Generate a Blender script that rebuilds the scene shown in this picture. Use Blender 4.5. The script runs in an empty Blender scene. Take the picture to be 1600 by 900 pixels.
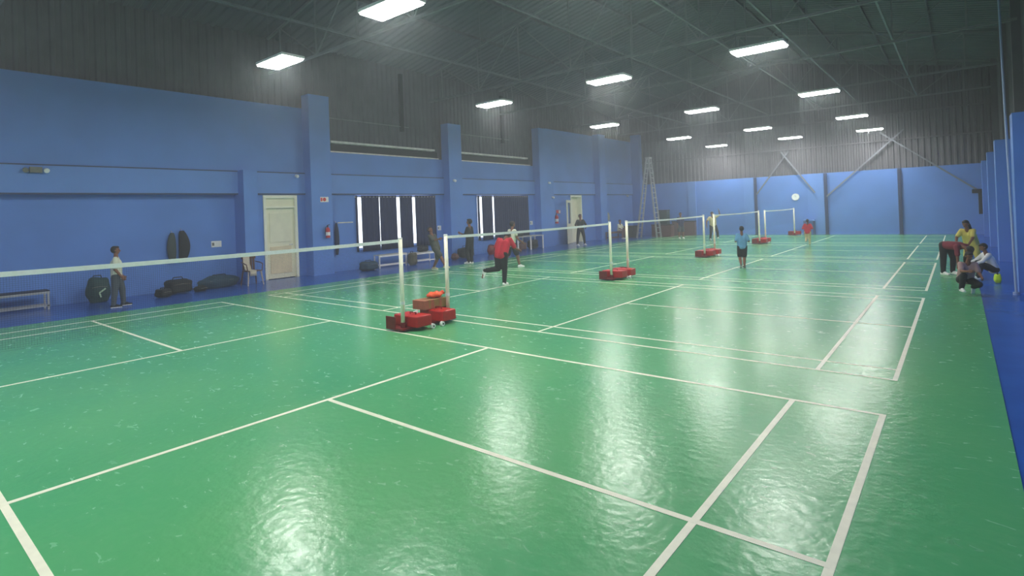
import bpy, bmesh, math, random
from mathutils import Vector, Matrix, Euler
random.seed(7)
scene = bpy.context.scene
C = scene.collection

# ------------------------------------------------------------------ camera, world, exposure
YAW, PIT, ROL, FPX, OX, OY = -.690, .007, -.037, 860.1, -10.6, -124.6
fw = Vector((math.sin(YAW)*math.cos(PIT), math.cos(YAW)*math.cos(PIT), math.sin(PIT)))
r0 = Vector((math.cos(YAW), -math.sin(YAW), 0)); u0 = r0.cross(fw)
rt = r0*math.cos(ROL)+u0*math.sin(ROL); up = rt.cross(fw)
camd = bpy.data.cameras.new('camera'); cam = bpy.data.objects.new('camera', camd); C.objects.link(cam)
m = Matrix((( rt.x, up.x, -fw.x), (rt.y, up.y, -fw.y), (rt.z, up.z, -fw.z))).to_4x4()
m.translation = Vector((7.271, -3.306, 1.946)); cam.matrix_world = m
camd.sensor_width = 36; camd.lens = 36*FPX/1600
camd.shift_x = -OX/1600; camd.shift_y = OY/1600
camd.clip_end = 200; camd.clip_start = .05
scene.camera = cam

w = bpy.data.worlds.new('daylight'); scene.world = w; w.use_nodes = True
w.node_tree.nodes['Background'].inputs[0].default_value = (.86, .95, 1, 1)
w.node_tree.nodes['Background'].inputs[1].default_value = .5
GLARE_VEIL = .0085      # thin world volume, added to give the veil of lens glare
vs = w.node_tree.nodes.new('ShaderNodeVolumeScatter'); vs.inputs['Density'].default_value = GLARE_VEIL; vs.inputs['Anisotropy'].default_value = .35
vs.inputs['Color'].default_value = (.84, .95, 1, 1)
w.node_tree.links.new(vs.outputs[0], w.node_tree.nodes['World Output'].inputs['Volume'])
scene.view_settings.view_transform = 'Standard'; scene.view_settings.look = 'None'
scene.view_settings.gamma = 1; scene.view_settings.use_curve_mapping = False
scene.view_settings.exposure = 1.74
LAMP = 26.0      # strength of the LED diffusers

# ------------------------------------------------------------------ materials
def lin(c):
    return tuple(((v/255)/12.92 if v/255 <= .04045 else ((v/255+.055)/1.055)**2.4) for v in c)
MATS = {}
def mat(name, rgb, rough=.6, metal=0, var=0.0, vscale=4, bump=0, bscale=30, spec=.5, coat=0):
    if name in MATS: return MATS[name]
    M = bpy.data.materials.new(name); M.use_nodes = True
    nt = M.node_tree; b = nt.nodes['Principled BSDF']
    c = lin(rgb)
    b.inputs['Base Color'].default_value = (*c, 1)
    b.inputs['Roughness'].default_value = rough; b.inputs['Metallic'].default_value = metal
    b.inputs['Specular IOR Level'].default_value = spec
    tc = nt.nodes.new('ShaderNodeTexCoord')
    if var:
        n = nt.nodes.new('ShaderNodeTexNoise'); n.inputs['Scale'].default_value = vscale; n.inputs['Detail'].default_value = 5
        nt.links.new(tc.outputs['Object'], n.inputs['Vector'])
        r = nt.nodes.new('ShaderNodeValToRGB')
        r.color_ramp.elements[0].position = .3; r.color_ramp.elements[1].position = .7
        r.color_ramp.elements[0].color = (*[v*(1-var) for v in c], 1); r.color_ramp.elements[1].color = (*[min(1, v*(1+var)) for v in c], 1)
        nt.links.new(n.outputs['Fac'], r.inputs['Fac']); nt.links.new(r.outputs['Color'], b.inputs['Base Color'])
    if bump:
        n = nt.nodes.new('ShaderNodeTexNoise'); n.inputs['Scale'].default_value = bscale; n.inputs['Detail'].default_value = 4
        nt.links.new(tc.outputs['Object'], n.inputs['Vector'])
        p = nt.nodes.new('ShaderNodeBump'); p.inputs['Strength'].default_value = bump; p.inputs['Distance'].default_value = .02
        nt.links.new(n.outputs['Fac'], p.inputs['Height']); nt.links.new(p.outputs['Normal'], b.inputs['Normal'])
    MATS[name] = M
    return M
WALL = mat('blue wall paint', (90, 138, 214), .62, var=.07, vscale=.9, bump=.06, bscale=25)
WALLB = mat('blue band paint', (98, 145, 218), .6, var=.06, vscale=.9, bump=.06, bscale=25)
BLUEFLOOR = mat('blue floor paint', (32, 88, 176), .24, var=.12, vscale=1.4, bump=.05, bscale=14)
LINE = mat('white court line paint', (238, 240, 216), .45, var=.06, vscale=9)
SHEET = mat('dark corrugated sheet', (96, 96, 102), .85, 0, var=.15, vscale=1.5)
ROOF = mat('dark roof sheet', (90, 96, 102), .6, .1, var=.15, vscale=.7)
STEEL = mat('grey truss steel', (120, 124, 128), .6, .1, var=.15, vscale=3)
DBLUE = mat('dark blue steel and shadow line paint', (30, 52, 96), .5, var=.1)
GALV = mat('galvanised rail', (226, 222, 214), .45, .1, var=.15, vscale=5)
ALU = mat('worn aluminium', (190, 192, 190), .4, .6, var=.1, vscale=8)
WHITE = mat('white enamel', (244, 244, 240), .4, var=.03, vscale=6)
POST = mat('cream post paint', (248, 246, 222), .4, var=.06, vscale=6)
TAPE = mat('white net tape', (252, 252, 248), .75, var=.05, vscale=20)
CORD = mat('dark net cord', (44, 48, 44), .9)
RED = mat('red weight paint', (188, 24, 22), .38, var=.14, vscale=6)
DRED = mat('dark red steel', (120, 22, 20), .5, var=.2, vscale=9)
RUB = mat('black rubber', (24, 24, 26), .8)
CARD = mat('brown cardboard', (168, 104, 78), .85, var=.12, vscale=10)
CARD2 = mat('olive cardboard', (150, 128, 72), .85, var=.12, vscale=10)
ORANGE = mat('orange plastic', (250, 92, 40), .35, var=.1, vscale=14, bump=.4, bscale=30)
DOORM = mat('cream door paint', (240, 238, 208), .5, var=.05, vscale=3)
DOORF = mat('pale door frame', (246, 246, 222), .5, var=.04)
DOORP = mat('beige door panel', (234, 220, 182), .55, var=.07, vscale=3)
CURT = mat('navy curtain', (24, 38, 84), .85, var=.15, vscale=6)
DARK = mat('black fabric', (26, 30, 36), .8, var=.2, vscale=10, bump=.2)
GREENF = mat('dark green fabric', (18, 62, 66), .7, var=.2, vscale=10, bump=.2)
TEAL = mat('dark teal fabric', (26, 62, 84), .7, var=.2, vscale=8, bump=.2)
GREYF = mat('grey fabric', (120, 120, 110), .85, var=.15, vscale=10)
BROWN = mat('brown board', (104, 70, 66), .7, var=.2, vscale=4)
YEL = mat('yellow plastic', (216, 190, 50), .5)
LIME = mat('lime fabric', (190, 226, 40), .7)
SKIN = mat('skin', (128, 84, 62), .6, var=.06, vscale=12)
HAIR = mat('black hair', (20, 16, 16), .65, bump=.4, bscale=60)
EYE = mat('dark eye', (16, 12, 10), .3)
LIP = mat('lips', (120, 60, 56), .5)
SIGNR = mat('sign red', (206, 40, 44), .5)
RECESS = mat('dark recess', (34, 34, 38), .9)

def floor_material():
    M = bpy.data.materials.new('green vinyl court mat'); M.use_nodes = True
    nt = M.node_tree; b = nt.nodes['Principled BSDF']; L = nt.links
    tc = nt.nodes.new('ShaderNodeTexCoord')
    big = nt.nodes.new('ShaderNodeTexNoise'); big.inputs['Scale'].default_value = .35; big.inputs['Detail'].default_value = 3
    L.new(tc.outputs['Object'], big.inputs['Vector'])
    r = nt.nodes.new('ShaderNodeValToRGB')
    r.color_ramp.elements[0].position = .35; r.color_ramp.elements[1].position = .65
    r.color_ramp.elements[0].color = (*lin((76, 168, 112)), 1); r.color_ramp.elements[1].color = (*lin((94, 176, 114)), 1)
    L.new(big.outputs['Fac'], r.inputs['Fac'])
    # scuffs: short dull streaks left by shoes
    mp = nt.nodes.new('ShaderNodeMapping'); mp.inputs['Scale'].default_value = (5, 9, 1)
    L.new(tc.outputs['Object'], mp.inputs['Vector'])
    sc = nt.nodes.new('ShaderNodeTexNoise'); sc.inputs['Scale'].default_value = 1.3; sc.inputs['Detail'].default_value = 6; sc.inputs['Distortion'].default_value = 1.0
    L.new(mp.outputs['Vector'], sc.inputs['Vector'])
    mr = nt.nodes.new('ShaderNodeMapRange'); mr.inputs[1].default_value = .35; mr.inputs[2].default_value = .7; mr.inputs[3].default_value = .21; mr.inputs[4].default_value = .28
    L.new(sc.outputs['Fac'], mr.inputs[0]); L.new(mr.outputs[0], b.inputs['Roughness'])
    mx = nt.nodes.new('ShaderNodeMix'); mx.data_type = 'RGBA'; mx.inputs[7].default_value = (*lin((165, 210, 170)), 1)
    m2 = nt.nodes.new('ShaderNodeMapRange'); m2.inputs[1].default_value = .5; m2.inputs[2].default_value = .75; m2.inputs[3].default_value = 0; m2.inputs[4].default_value = .07
    L.new(sc.outputs['Fac'], m2.inputs[0]); L.new(m2.outputs[0], mx.inputs[0]); L.new(r.outputs['Color'], mx.inputs[6])
    L.new(mx.outputs[2], b.inputs['Base Color'])
    bn = nt.nodes.new('ShaderNodeTexNoise'); bn.inputs['Scale'].default_value = 13; bn.inputs['Detail'].default_value = 5
    L.new(tc.outputs['Object'], bn.inputs['Vector'])
    bp = nt.nodes.new('ShaderNodeBump'); bp.inputs['Strength'].default_value = .2; bp.inputs['Distance'].default_value = .02
    L.new(bn.outputs['Fac'], bp.inputs['Height']); L.new(bp.outputs['Normal'], b.inputs['Normal'])
    return M
MATF = floor_material()
def emis(name, rgb, s):
    M = bpy.data.materials.new(name); M.use_nodes = True; b = M.node_tree.nodes['Principled BSDF']
    b.inputs['Base Color'].default_value = (*rgb, 1); b.inputs['Emission Color'].default_value = (*rgb, 1); b.inputs['Emission Strength'].default_value = s
    return M
LED = emis('lit LED diffuser', (1, .985, .955), LAMP)
def glassmat():
    M = bpy.data.materials.new('window glass'); M.use_nodes = True; nt = M.node_tree
    out = nt.nodes['Material Output']; nt.nodes.remove(nt.nodes['Principled BSDF'])
    t = nt.nodes.new('ShaderNodeBsdfTransparent'); g = nt.nodes.new('ShaderNodeBsdfGlossy'); g.inputs['Roughness'].default_value = .05
    x = nt.nodes.new('ShaderNodeMixShader'); x.inputs[0].default_value = .08
    nt.links.new(t.outputs[0], x.inputs[1]); nt.links.new(g.outputs[0], x.inputs[2]); nt.links.new(x.outputs[0], out.inputs[0])
    return M
GLASS = glassmat()
DAYGLASS = emis('daylit frosted glass', (.88, .97, 1), .75)

# ------------------------------------------------------------------ helpers
def box(bm, x0, x1, y0, y1, z0, z1):
    v = [bm.verts.new(p) for p in ((x0,y0,z0),(x1,y0,z0),(x1,y1,z0),(x0,y1,z0),(x0,y0,z1),(x1,y0,z1),(x1,y1,z1),(x0,y1,z1))]
    for f in ((0,3,2,1),(4,5,6,7),(0,1,5,4),(1,2,6,5),(2,3,7,6),(3,0,4,7)): bm.faces.new([v[i] for i in f])
def frame_of(a, b):
    d = (Vector(b)-Vector(a)).normalized()
    s = Vector((0,0,1)) if abs(d.z) < .95 else Vector((1,0,0))
    x = d.cross(s).normalized(); return d, x, x.cross(d)
def tube(bm, a, b, ra, rb=None, n=10):
    rb = ra if rb is None else rb; a = Vector(a); b = Vector(b); d, x, y = frame_of(a, b)
    A = []; B = []
    for i in range(n):
        t = 2*math.pi*i/n; o = x*math.cos(t)+y*math.sin(t)
        A.append(bm.verts.new(a+o*ra)); B.append(bm.verts.new(b+o*rb))
    for i in range(n): j = (i+1) % n; bm.faces.new((A[i], A[j], B[j], B[i]))
    bm.faces.new(A[::-1]); bm.faces.new(B)
def path(bm, pts, r, n=8):
    for i in range(len(pts)-1):
        tube(bm, pts[i], pts[i+1], r, r, n)
def bar(bm, a, b, w_, h_):       # rectangular bar between two points
    a = Vector(a); b = Vector(b); d, x, y = frame_of(a, b); V = []
    for p in (a, b):
        for sx, sy in ((-1,-1),(1,-1),(1,1),(-1,1)): V.append(bm.verts.new(p+x*sx*w_/2+y*sy*h_/2))
    for f in ((3,2,1,0),(4,5,6,7),(0,1,5,4),(1,2,6,5),(2,3,7,6),(3,0,4,7)): bm.faces.new([V[i] for i in f])
def ball(bm, c, r, sc=(1,1,1), u=16, v=10, rot=None):
    M = Matrix.Translation(Vector(c)) @ (rot.to_matrix().to_4x4() if rot else Matrix()) @ Matrix.Diagonal((sc[0]*r, sc[1]*r, sc[2]*r, 1))
    bmesh.ops.create_uvsphere(bm, u_segments=u, v_segments=v, radius=1, matrix=M)
def new(): return bmesh.new()
def obj(name, bm, material, parent=None, smooth=False, bevel=0, loc=None):
    me = bpy.data.meshes.new(name); bmesh.ops.recalc_face_normals(bm, faces=bm.faces); bm.to_mesh(me); bm.free()
    me.materials.append(material)
    if smooth:
        for p in me.polygons: p.use_smooth = True
    o = bpy.data.objects.new(name, me); C.objects.link(o)
    if parent: o.parent = parent
    if loc: o.location = loc
    if bevel:
        md = o.modifiers.new('bevel', 'BEVEL'); md.width = bevel; md.segments = 2; md.limit_method = 'ANGLE'
    return o
def struct(name, bm, material, parent=None, **k):
    o = obj(name, bm, material, parent, **k)
    if not parent: o['kind'] = 'structure'
    return o
def tag(o, label, cat=None, group=None):
    o['label'] = label
    if cat: o['category'] = cat
    if group: o['group'] = group
    return o
def thing(name, label, cat, loc=(0,0,0), rz=0, group=None):
    o = bpy.data.objects.new(name, None); C.objects.link(o); o.empty_display_size = .2
    o.location = loc; o.rotation_euler = (0,0,rz)
    return tag(o, label, cat, group)
def copy_tree(o, parent=None):
    c = o.copy(); C.objects.link(c); c.parent = parent
    for ch in list(o.children): copy_tree(ch, c)
    return c
def corrugated(bm, p, u, v, pitch=.22, depth=.035, nrm=None):
    """ribbed sheet from corner p, ribs repeat along u, run along v; trapezoid profile"""
    p = Vector(p); u = Vector(u); v = Vector(v); n = Vector(nrm); L = u.length; ud = u/L
    k = max(1, round(L/pitch)); s = L/k; prof = []
    for i in range(k):
        for t, h in ((0,0),(.45,0),(.58,1),(.87,1)): prof.append(((i+t)*s, h))
    prof.append((L, 0))
    vs = [(bm.verts.new(p+ud*a+n*h*depth), bm.verts.new(p+ud*a+v+n*h*depth)) for a, h in prof]
    for a, b in zip(vs, vs[1:]): bm.faces.new((a[0], b[0], b[1], a[1]))

# ------------------------------------------------------------------ the setting
XL, XR, YB, YF = -10.3, 8.7, 32.3, -9.5
RIDGE, EAVE, RX = 10.2, 8.1, -.8
bm = new(); box(bm, XL-.6, XR+.5, YF-.3, YB+.3, -.3, 0)
fl = struct('floor', bm, BLUEFLOOR)
bm = new(); box(bm, -7.5, 7.53, YF, YB-.06, 0, .008)
cm = struct('court_mat', bm, MATF, fl); tag(cm, 'green vinyl court mat')
SEGN = 0
def seg(bm, x0, y0, x1, y1, wd=.04):
    global SEGN
    SEGN += 1; z0, z1 = .008, .0095+.00012*(SEGN % 12)
    if abs(x1-x0) > abs(y1-y0): box(bm, x0, x1, y0-wd/2, y1+wd/2, z0, z1)
    else: box(bm, x0-wd/2, x1+wd/2, y0, y1, z0, z1)
def court(yc, half, sides, wd=.042):
    bm = new()
    for y in sides: seg(bm, -6.7, yc+y, 6.7, yc+y, wd)
    for s in (-1, 1):
        seg(bm, s*6.68, yc-half, s*6.68, yc+half, wd); seg(bm, s*5.95, yc-half, s*5.95, yc+half, wd); seg(bm, s*1.985, yc-half, s*1.985, yc+half, wd)
        a, b = sorted((s*1.985, s*6.68)); seg(bm, a, yc, b, yc, wd)
    return struct('court_marking', bm, LINE, cm)
CY = [0, 6.83, 13.93, 20.98, 28.1]
court(0, 2.62, (-2.6, 2.6), .05)
for y in CY[1:]: court(y, 3.05, (-3.03, -2.59, 2.59, 3.03), .045)

# left wall
bm = new()
box(bm, -10.9, XL, 4.8, 5.54, 0, 2.85); box(bm, -10.9, XL, 6.73, 7.1, 0, 2.85)          # door bay
box(bm, -10.9, -10.5, YF, 4.8, 0, 2.85)                                                  # recessed near bay
box(bm, -10.9, XL, YF, 7.1, 2.85, 5.82)
box(bm, -10.9, XL, 5.54, 6.73, 2.79, 2.85)
box(bm, -10.9, XL, 7.1, 9.12, 0, 4.36); box(bm, -10.9, XL, 13.08, 15.91, 0, 4.36); box(bm, -10.9, XL, 19.75, 21.7, 0, 4.36)
for a, b in ((9.12, 13.08), (15.91, 19.75)):
    box(bm, -10.9, XL, a, b, 0, .72); box(bm, -10.9, XL, a, b, 2.8, 4.36)
box(bm, -10.9, XL, 21.7, 24.0, 0, 6.5); box(bm, -10.9, XL, 25.2, YB, 0, 6.5); box(bm, -10.9, XL, 24.0, 25.2, 2.79, 6.5)
wl = struct('wall_left', bm, WALL)
bm = new()
for a, b in ((YF, 4.72), (5.16, 7.03), (7.83, 13.7), (14.5, 20.42), (21.68, 26.75), (27.55, 31.9)):
    box(bm, XL, XL+.07, a, b, 2.85, 3.53)
struct('trim_1', bm, WALLB)
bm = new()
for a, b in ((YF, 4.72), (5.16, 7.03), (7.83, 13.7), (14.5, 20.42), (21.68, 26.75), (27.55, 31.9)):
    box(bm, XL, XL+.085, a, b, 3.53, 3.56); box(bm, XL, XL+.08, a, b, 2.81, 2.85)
struct('trim_31', bm, DBLUE)  # dark strips paint in the shadow lines along the band's edges
bm = new(); box(bm, -10.9, -9.85, 4.72, 5.16, 0, 3.56); struct('trim_2', bm, WALL)
for i, (a, b, z) in enumerate(((7.03, 7.83, 6.26), (13.7, 14.5, 5.92), (20.42, 21.68, 6.36), (26.75, 27.55, 6.56), (31.9, YB, 6.95))):
    bm = new(); box(bm, XL, -9.85 if i < 4 else -9.65, a, b, 0, z); struct('trim_%d' % (i+3), bm, WALL)
# ribbed sheet above the left wall
bm = new()
corrugated(bm, (-10.62, YF, 4.2), (0, YB-YF, 0), (0, 0, 4.1), .24, .05, (1, 0, 0))
box(bm, -10.95, -10.64, YF, YB, 4.0, 8.4)
struct('wall_left_cladding', bm, SHEET)
# back wall
bm = new(); box(bm, XL-.6, XR+.4, YB, YB+.25, 0, 3.49); struct('wall_back', bm, WALL)
for i, (a, b) in enumerate(((-6.45, -5.95), (-2.95, -2.35), (.55, 1.38))):
    bm = new(); box(bm, a, b, YB-.1, YB, 0, 3.49); struct('trim_%d' % (i+8), bm, WALLB)
bm = new(); box(bm, XL+.45, XR-.6, YB-.03, YB, 0, .12); struct('baseboard_back', bm, WALLB)
bm = new(); corrugated(bm, (XL-.6, YB+.1, 3.3), (XR-XL+1, 0, 0), (0, 0, 7.2), .26, .05, (0, -1, 0)); box(bm, XL-.6, XR+.4, YB+.12, YB+.3, 3.3, 10.5)
struct('wall_back_cladding', bm, SHEET)
for i, z in enumerate((5.0, 6.4)):
    bm = new(); bar(bm, (XL, YB-.0, z), (XR, YB-.0, z), .07, .07)
    struct('trim_%d' % (i+11), bm, SHEET)
# right wall
bm = new(); box(bm, XR, XR+.3, YF, YB, 0, 3.48); struct('wall_right', bm, WALL)
for i, y in enumerate((4.2, 11.15, 17.95, 23.7, 30.2)):
    bm = new(); box(bm, 8.1, XR, y, y+.62, 0, 3.5); struct('trim_%d' % (i+13), bm, WALL)
bm = new(); corrugated(bm, (XR+.12, YF, 3.3), (0, YB-YF, 0), (0, 0, 5.1), .26, .05, (-1, 0, 0)); box(bm, XR+.14, XR+.4, YF, YB, 3.3, 8.4)
struct('wall_right_cladding', bm, SHEET)
for i, y in enumerate((11.46, 18.2, 24, 30.5)):
    bm = new(); box(bm, XR-.14, XR+.12, y-.1, y+.1, 3.5, 8.2); struct('trim_%d' % (i+18), bm, SHEET)
# front wall behind the camera
bm = new(); box(bm, XL-.6, XR+.4, YF-.25, YF, 0, 10.5); struct('wall_front', bm, WALL)
# roof
bm = new()
for xe, s in ((XL-.6, 1), (XR+.4, -1)):
    corrugated(bm, (xe, YF-.2, EAVE), (0, YB-YF+.4, 0), (RX-xe, 0, RIDGE-EAVE), .3, .05, (0, 0, -1))
    a = [bm.verts.new(q) for q in ((xe, YF-.3, EAVE+.06), (RX, YF-.3, RIDGE+.06), (RX, YB+.3, RIDGE+.06), (xe, YB+.3, EAVE+.06))]
    b = [bm.verts.new(v.co+Vector((0,0,.12))) for v in a]
    bm.faces.new(a); bm.faces.new(b)
    for i in range(4): bm.faces.new((a[i], a[(i+1)%4], b[(i+1)%4], b[i]))
struct('ceiling', bm, ROOF)
def roofz(x): return EAVE+(RIDGE-EAVE)*((x-(XL-.6))/(RX-XL+.6) if x < RX else (XR+.4-x)/(XR+.4-RX))
# roof trusses
TY = [-1.0, 6.0, 13.3, 18.1, 24.8, 30.6]
TN = ['nearest the camera', 'second from the camera', 'third from the camera', 'fourth from the camera', 'second from the back wall', 'nearest the back wall']
for y, n in zip(TY, TN):
    t = thing('roof_truss', 'grey steel roof truss, ' + n, 'roof truss', (0, y, 6.9), 0, 'roof trusses')
    bm = new(); bar(bm, (XL-.2, 0, 0), (XR, 0, 0), .07, .07); obj('bottom_chord', bm, STEEL, t)
    bm = new()
    for xe in (XL-.2, XR): bar(bm, (xe, 0, roofz(xe)-7.02), (RX, 0, RIDGE-7.02), .07, .07)
    obj('top_chord', bm, STEEL, t)
    xs = [XL+.6, -7.6, -5.5, -3.2, RX, 1.4, 3.4, 5.8, 7.6]
    for i, x in enumerate(xs):
        bm = new(); bar(bm, (x, 0, 0), (x, 0, roofz(x)-7.02), .045, .045); obj('web_post', bm, STEEL, t)
        if i+1 < len(xs):
            x2 = xs[i+1]; bm = new()
            if i % 2: bar(bm, (x, 0, 0), (x2, 0, roofz(x2)-7.02), .04, .04)
            else: bar(bm, (x, 0, roofz(x)-7.02), (x2, 0, 0), .04, .04)
            obj('web_diagonal', bm, STEEL, t)
TIE = {1.5: 'left of the three by the camera end', 3.3: 'in the middle of the roof', 5.8: 'on the right hand side'}
for i, (x, n) in enumerate(((-5.5, 'over the left lamp row'), (-1.0, 'under the ridge'), (1.7, 'just right of the ridge'), (3.4, 'over the right lamp row'), (5.8, 'furthest right'))):
    bm = new(); bar(bm, (x, -1, 6.96), (x, 30.6, 6.96), .05, .05)
    tag(obj('roof_tie', bm, STEEL), 'long thin steel tie running between the roof trusses, ' + n, 'steel tie', 'roof ties')
for i, x in enumerate((-9.2, -7.1, -5, -2.9, .9, 2.8, 4.7, 6.6)):
    bm = new(); z = roofz(x)-.1; bar(bm, (x, YF, z), (x, YB, z), .06, .09)
    struct('trim_%d' % (i+22), bm, SHEET)
# pale rails standing in for daylight leaks in the left wall openings
for k, (a, b, n) in enumerate(((7.95, 13.68, 'between first and second wall column'), (14.5, 20.4, 'between second and third wall column'))):
    t = thing('daylight_rail', 'pale rails standing for daylight leaks over dark gap, ' + n, 'rail', (XL-.1, a, 4.36), 0, 'rails over the windows')
    bm = new(); box(bm, -.25, .04, .2, b-a-.1, .0, .06); obj('lower_rail', bm, GALV, t)
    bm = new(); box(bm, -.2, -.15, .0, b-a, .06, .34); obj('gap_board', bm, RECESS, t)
    bm = new(); box(bm, -.2, .04, .25, b-a-.3, .36, .44); obj('upper_rail', bm, GALV, t)
    bm = new(); bar(bm, (-.15, .1, 1.3), (-.15, b-a-1.6, 1.3), .035, .035); obj('girt', bm, STEEL, t)
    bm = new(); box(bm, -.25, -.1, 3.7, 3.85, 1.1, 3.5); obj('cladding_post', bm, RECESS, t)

# doors
D = bpy.data.objects.new('door_1', None); C.objects.link(D); D.location = (XL, 5.54, 0); D['kind'] = 'structure'; D['label'] = 'closed cream panelled door beside first wall column'
W_ = 1.19; Hh = 2.79
bm = new(); box(bm, -.12, .04, 0, .09, 0, Hh); box(bm, -.12, .04, W_-.09, W_, 0, Hh); box(bm, -.12, .04, .09, W_-.09, Hh-.1, Hh); box(bm, -.12, .04, .09, W_-.09, 2.36, 2.42); obj('door_frame', bm, DOORF, D)
bm = new(); box(bm, -.09, -.04, .09, W_-.09, 2.42, Hh-.1); obj('transom_panel', bm, DOORM, D)
bm = new(); box(bm, -.1, -.05, .09, W_-.09, .02, 2.36); lf = obj('door_leaf', bm, DOORM, D)
bm = new(); box(bm, -.05, -.03, .22, W_-.22, 1.22, 2.2); obj('raised_panel', bm, DOORM, lf, bevel=.008)
bm = new(); box(bm, -.05, -.03, .22, W_-.22, .18, 1.08); obj('raised_panel', bm, DOORP, lf, bevel=.008)
bm = new(); tube(bm, (-.04, .98, 1.12), (.03, .98, 1.12), .015); tube(bm, (.03, .98, 1.12), (.03, .86, 1.12), .012); obj('door_handle', bm, ALU, lf)
D = bpy.data.objects.new('door_2', None); C.objects.link(D); D.location = (XL, 24.0, 0); D['kind'] = 'structure'; D['label'] = 'cream doorway standing open with a glazed leaf at the far end'
W_ = 1.2
bm = new(); box(bm, -.3, .04, 0, .08, 0, Hh); box(bm, -.3, .04, W_-.08, W_, 0, Hh); box(bm, -.3, .04, .08, W_-.08, Hh-.1, Hh); obj('door_frame', bm, DOORF, D)
bm = new(); box(bm, -.34, -.28, 0, W_, 0, Hh); obj('back_panel', bm, DOORM, D)
lf = bpy.data.objects.new('door_leaf', None); C.objects.link(lf); lf.parent = D; lf.location = (.05, 0, 0); lf.rotation_euler = (0, 0, math.radians(-158))
bm = new()
box(bm, 0, .05, 0, 1.25, 0.02, 1.15); box(bm, 0, .05, 0, .18, 1.15, 2.5); box(bm, 0, .05, 1.07, 1.25, 1.15, 2.5); box(bm, 0, .05, .18, 1.07, 2.35, 2.5)
obj('leaf_frame', bm, DOORM, lf)
bm = new(); box(bm, .02, .03, .18, 1.07, 1.15, 2.35); obj('leaf_pane', bm, GLASS, lf)

# windows with navy curtains
def window(k, a, b, gaps):
    Wn = bpy.data.objects.new('window_%d' % k, None); C.objects.link(Wn); Wn.location = (XL, a, .72); Wn['kind'] = 'structure'
    L = b-a; H = 2.08
    bm = new()
    for y in (0, L/4, L/2, 3*L/4, L-.05): box(bm, -.4, -.34, y, y+.05, 0, H)
    box(bm, -.4, -.34, 0, L, 0, .05); box(bm, -.4, -.34, 0, L, H-.05, H); obj('window_frame', bm, WHITE, Wn)
    bm = new(); box(bm, -.375, -.365, .05, L-.05, .05, H-.05); obj('window_pane', bm, DAYGLASS, Wn)
    # curtains: a rod and hanging cloths; gaps (y0, y1) let daylight in
    t = thing('curtain_set', 'navy curtains with bright gaps on the window ' + ('nearest the cream door' if k == 1 else 'beyond the second wall column'), 'curtain', (XL+.07, a, .0), 0, 'window curtains')
    bm = new(); tube(bm, (0, -.1, 2.72), (0, L+.1, 2.72), .015); obj('curtain_rod', bm, ALU, t)
    edges = [-.05]+[g for pr in gaps for g in pr]+[L+.05]
    for i in range(0, len(edges), 2):
        y0, y1 = edges[i], edges[i+1]
        if y1-y0 < .02: continue
        bm = new(); n = max(8, int((y1-y0)/.025)); cols = []
        for j in range(n+1):
            y = y0+(y1-y0)*j/n; x = .02+.03*math.sin(y*38)+.012*math.sin(y*91+1)
            cols.append([bm.verts.new((x*(.6+.4*s/6), y, 2.78-(2.13)*s/6)) for s in range(7)])
        for c0, c1 in zip(cols, cols[1:]):
            for s in range(6): bm.faces.new((c0[s], c1[s], c1[s+1], c0[s+1]))
        o = obj('curtain', bm, CURT, t, smooth=True); md = o.modifiers.new('s', 'SOLIDIFY'); md.thickness = .006
    return t
window(1, 9.12, 13.08, ((0.02, .19), (1.02, 1.07), (1.88, 2.06), (2.72, 2.86)))
window(2, 15.91, 19.75, ((0.06, .22), (1.0, 1.14)))
# ------------------------------------------------------------------ steel against the back wall
DSTEEL = mat('dark brace steel', (116, 122, 134), .6, .1)
def brace(name, a, b, label, m=DSTEEL):
    bm = new(); bar(bm, a, b, .07, .07); return tag(obj(name, bm, m), label, 'steel brace', 'braces on the back wall')
yb = YB-.12
for x, n in ((-2.28, 'left of the wall clock'), (1.46, 'right of the wall clock'), (4.86, 'in the middle of the right half')):
    bm = new(); box(bm, x-.07, x+.07, yb-.02, YB-.0, 0, 3.47)
    box(bm, x-.12, x+.12, yb-.04, YB, 0, .03)
    tag(obj('wall_post', bm, DBLUE), 'narrow dark blue steel post on the back wall, ' + n, 'post', 'steel posts of the back wall')
brace('diagonal_brace', (1.5, yb-.05, 2.15), (5.15, yb-.05, 5.5), 'long steel brace rising to the right from the post beside the clock')
brace('diagonal_brace', (8.05, yb-.14, 2.1), (4.1, yb-.14, 5.45), 'long steel brace rising to the left from the back right corner')
brace('diagonal_brace', (-2.2, yb-.05, 2.45), (-.35, yb-.05, 4.9), 'short steel brace rising to the right from the left wall post')
brace('diagonal_brace', (.95, yb-.14, 2.4), (-.75, yb-.14, 4.9), 'short steel brace rising to the left above the wall clock')
t = thing('corner_bracket', 'dark steel bracket hanging at the lower end of the corner brace', 'bracket', (8.0, yb-.12, 1))
bm = new(); box(bm, -.02, .12, -.06, .06, 0, 1.1); obj('hanger', bm, DARK, t)
bm = new(); box(bm, -.25, .16, -.07, .07, 1.02, 1.22); obj('joint_plate', bm, DARK, t)
t = thing('wall_clock', 'round white wall clock on the blue back wall', 'clock', (-.1, YB-.02, 2.2))
bm = new(); tube(bm, (0, .02, 0), (0, -.05, 0), .2, .2, 32); obj('clock_case', bm, WHITE, t)
bm = new(); tube(bm, (0, -.05, 0), (0, -.055, 0), .17, .17, 32); fc = obj('clock_face', bm, mat('clock face', (244, 250, 250), .4), t)
bm = new(); bar(bm, (0, -.06, 0), (0, -.06, .12), .012, .006); bar(bm, (0, -.06, 0), (.08, -.06, .03), .016, .006); obj('clock_hands', bm, DARK, fc)

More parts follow.
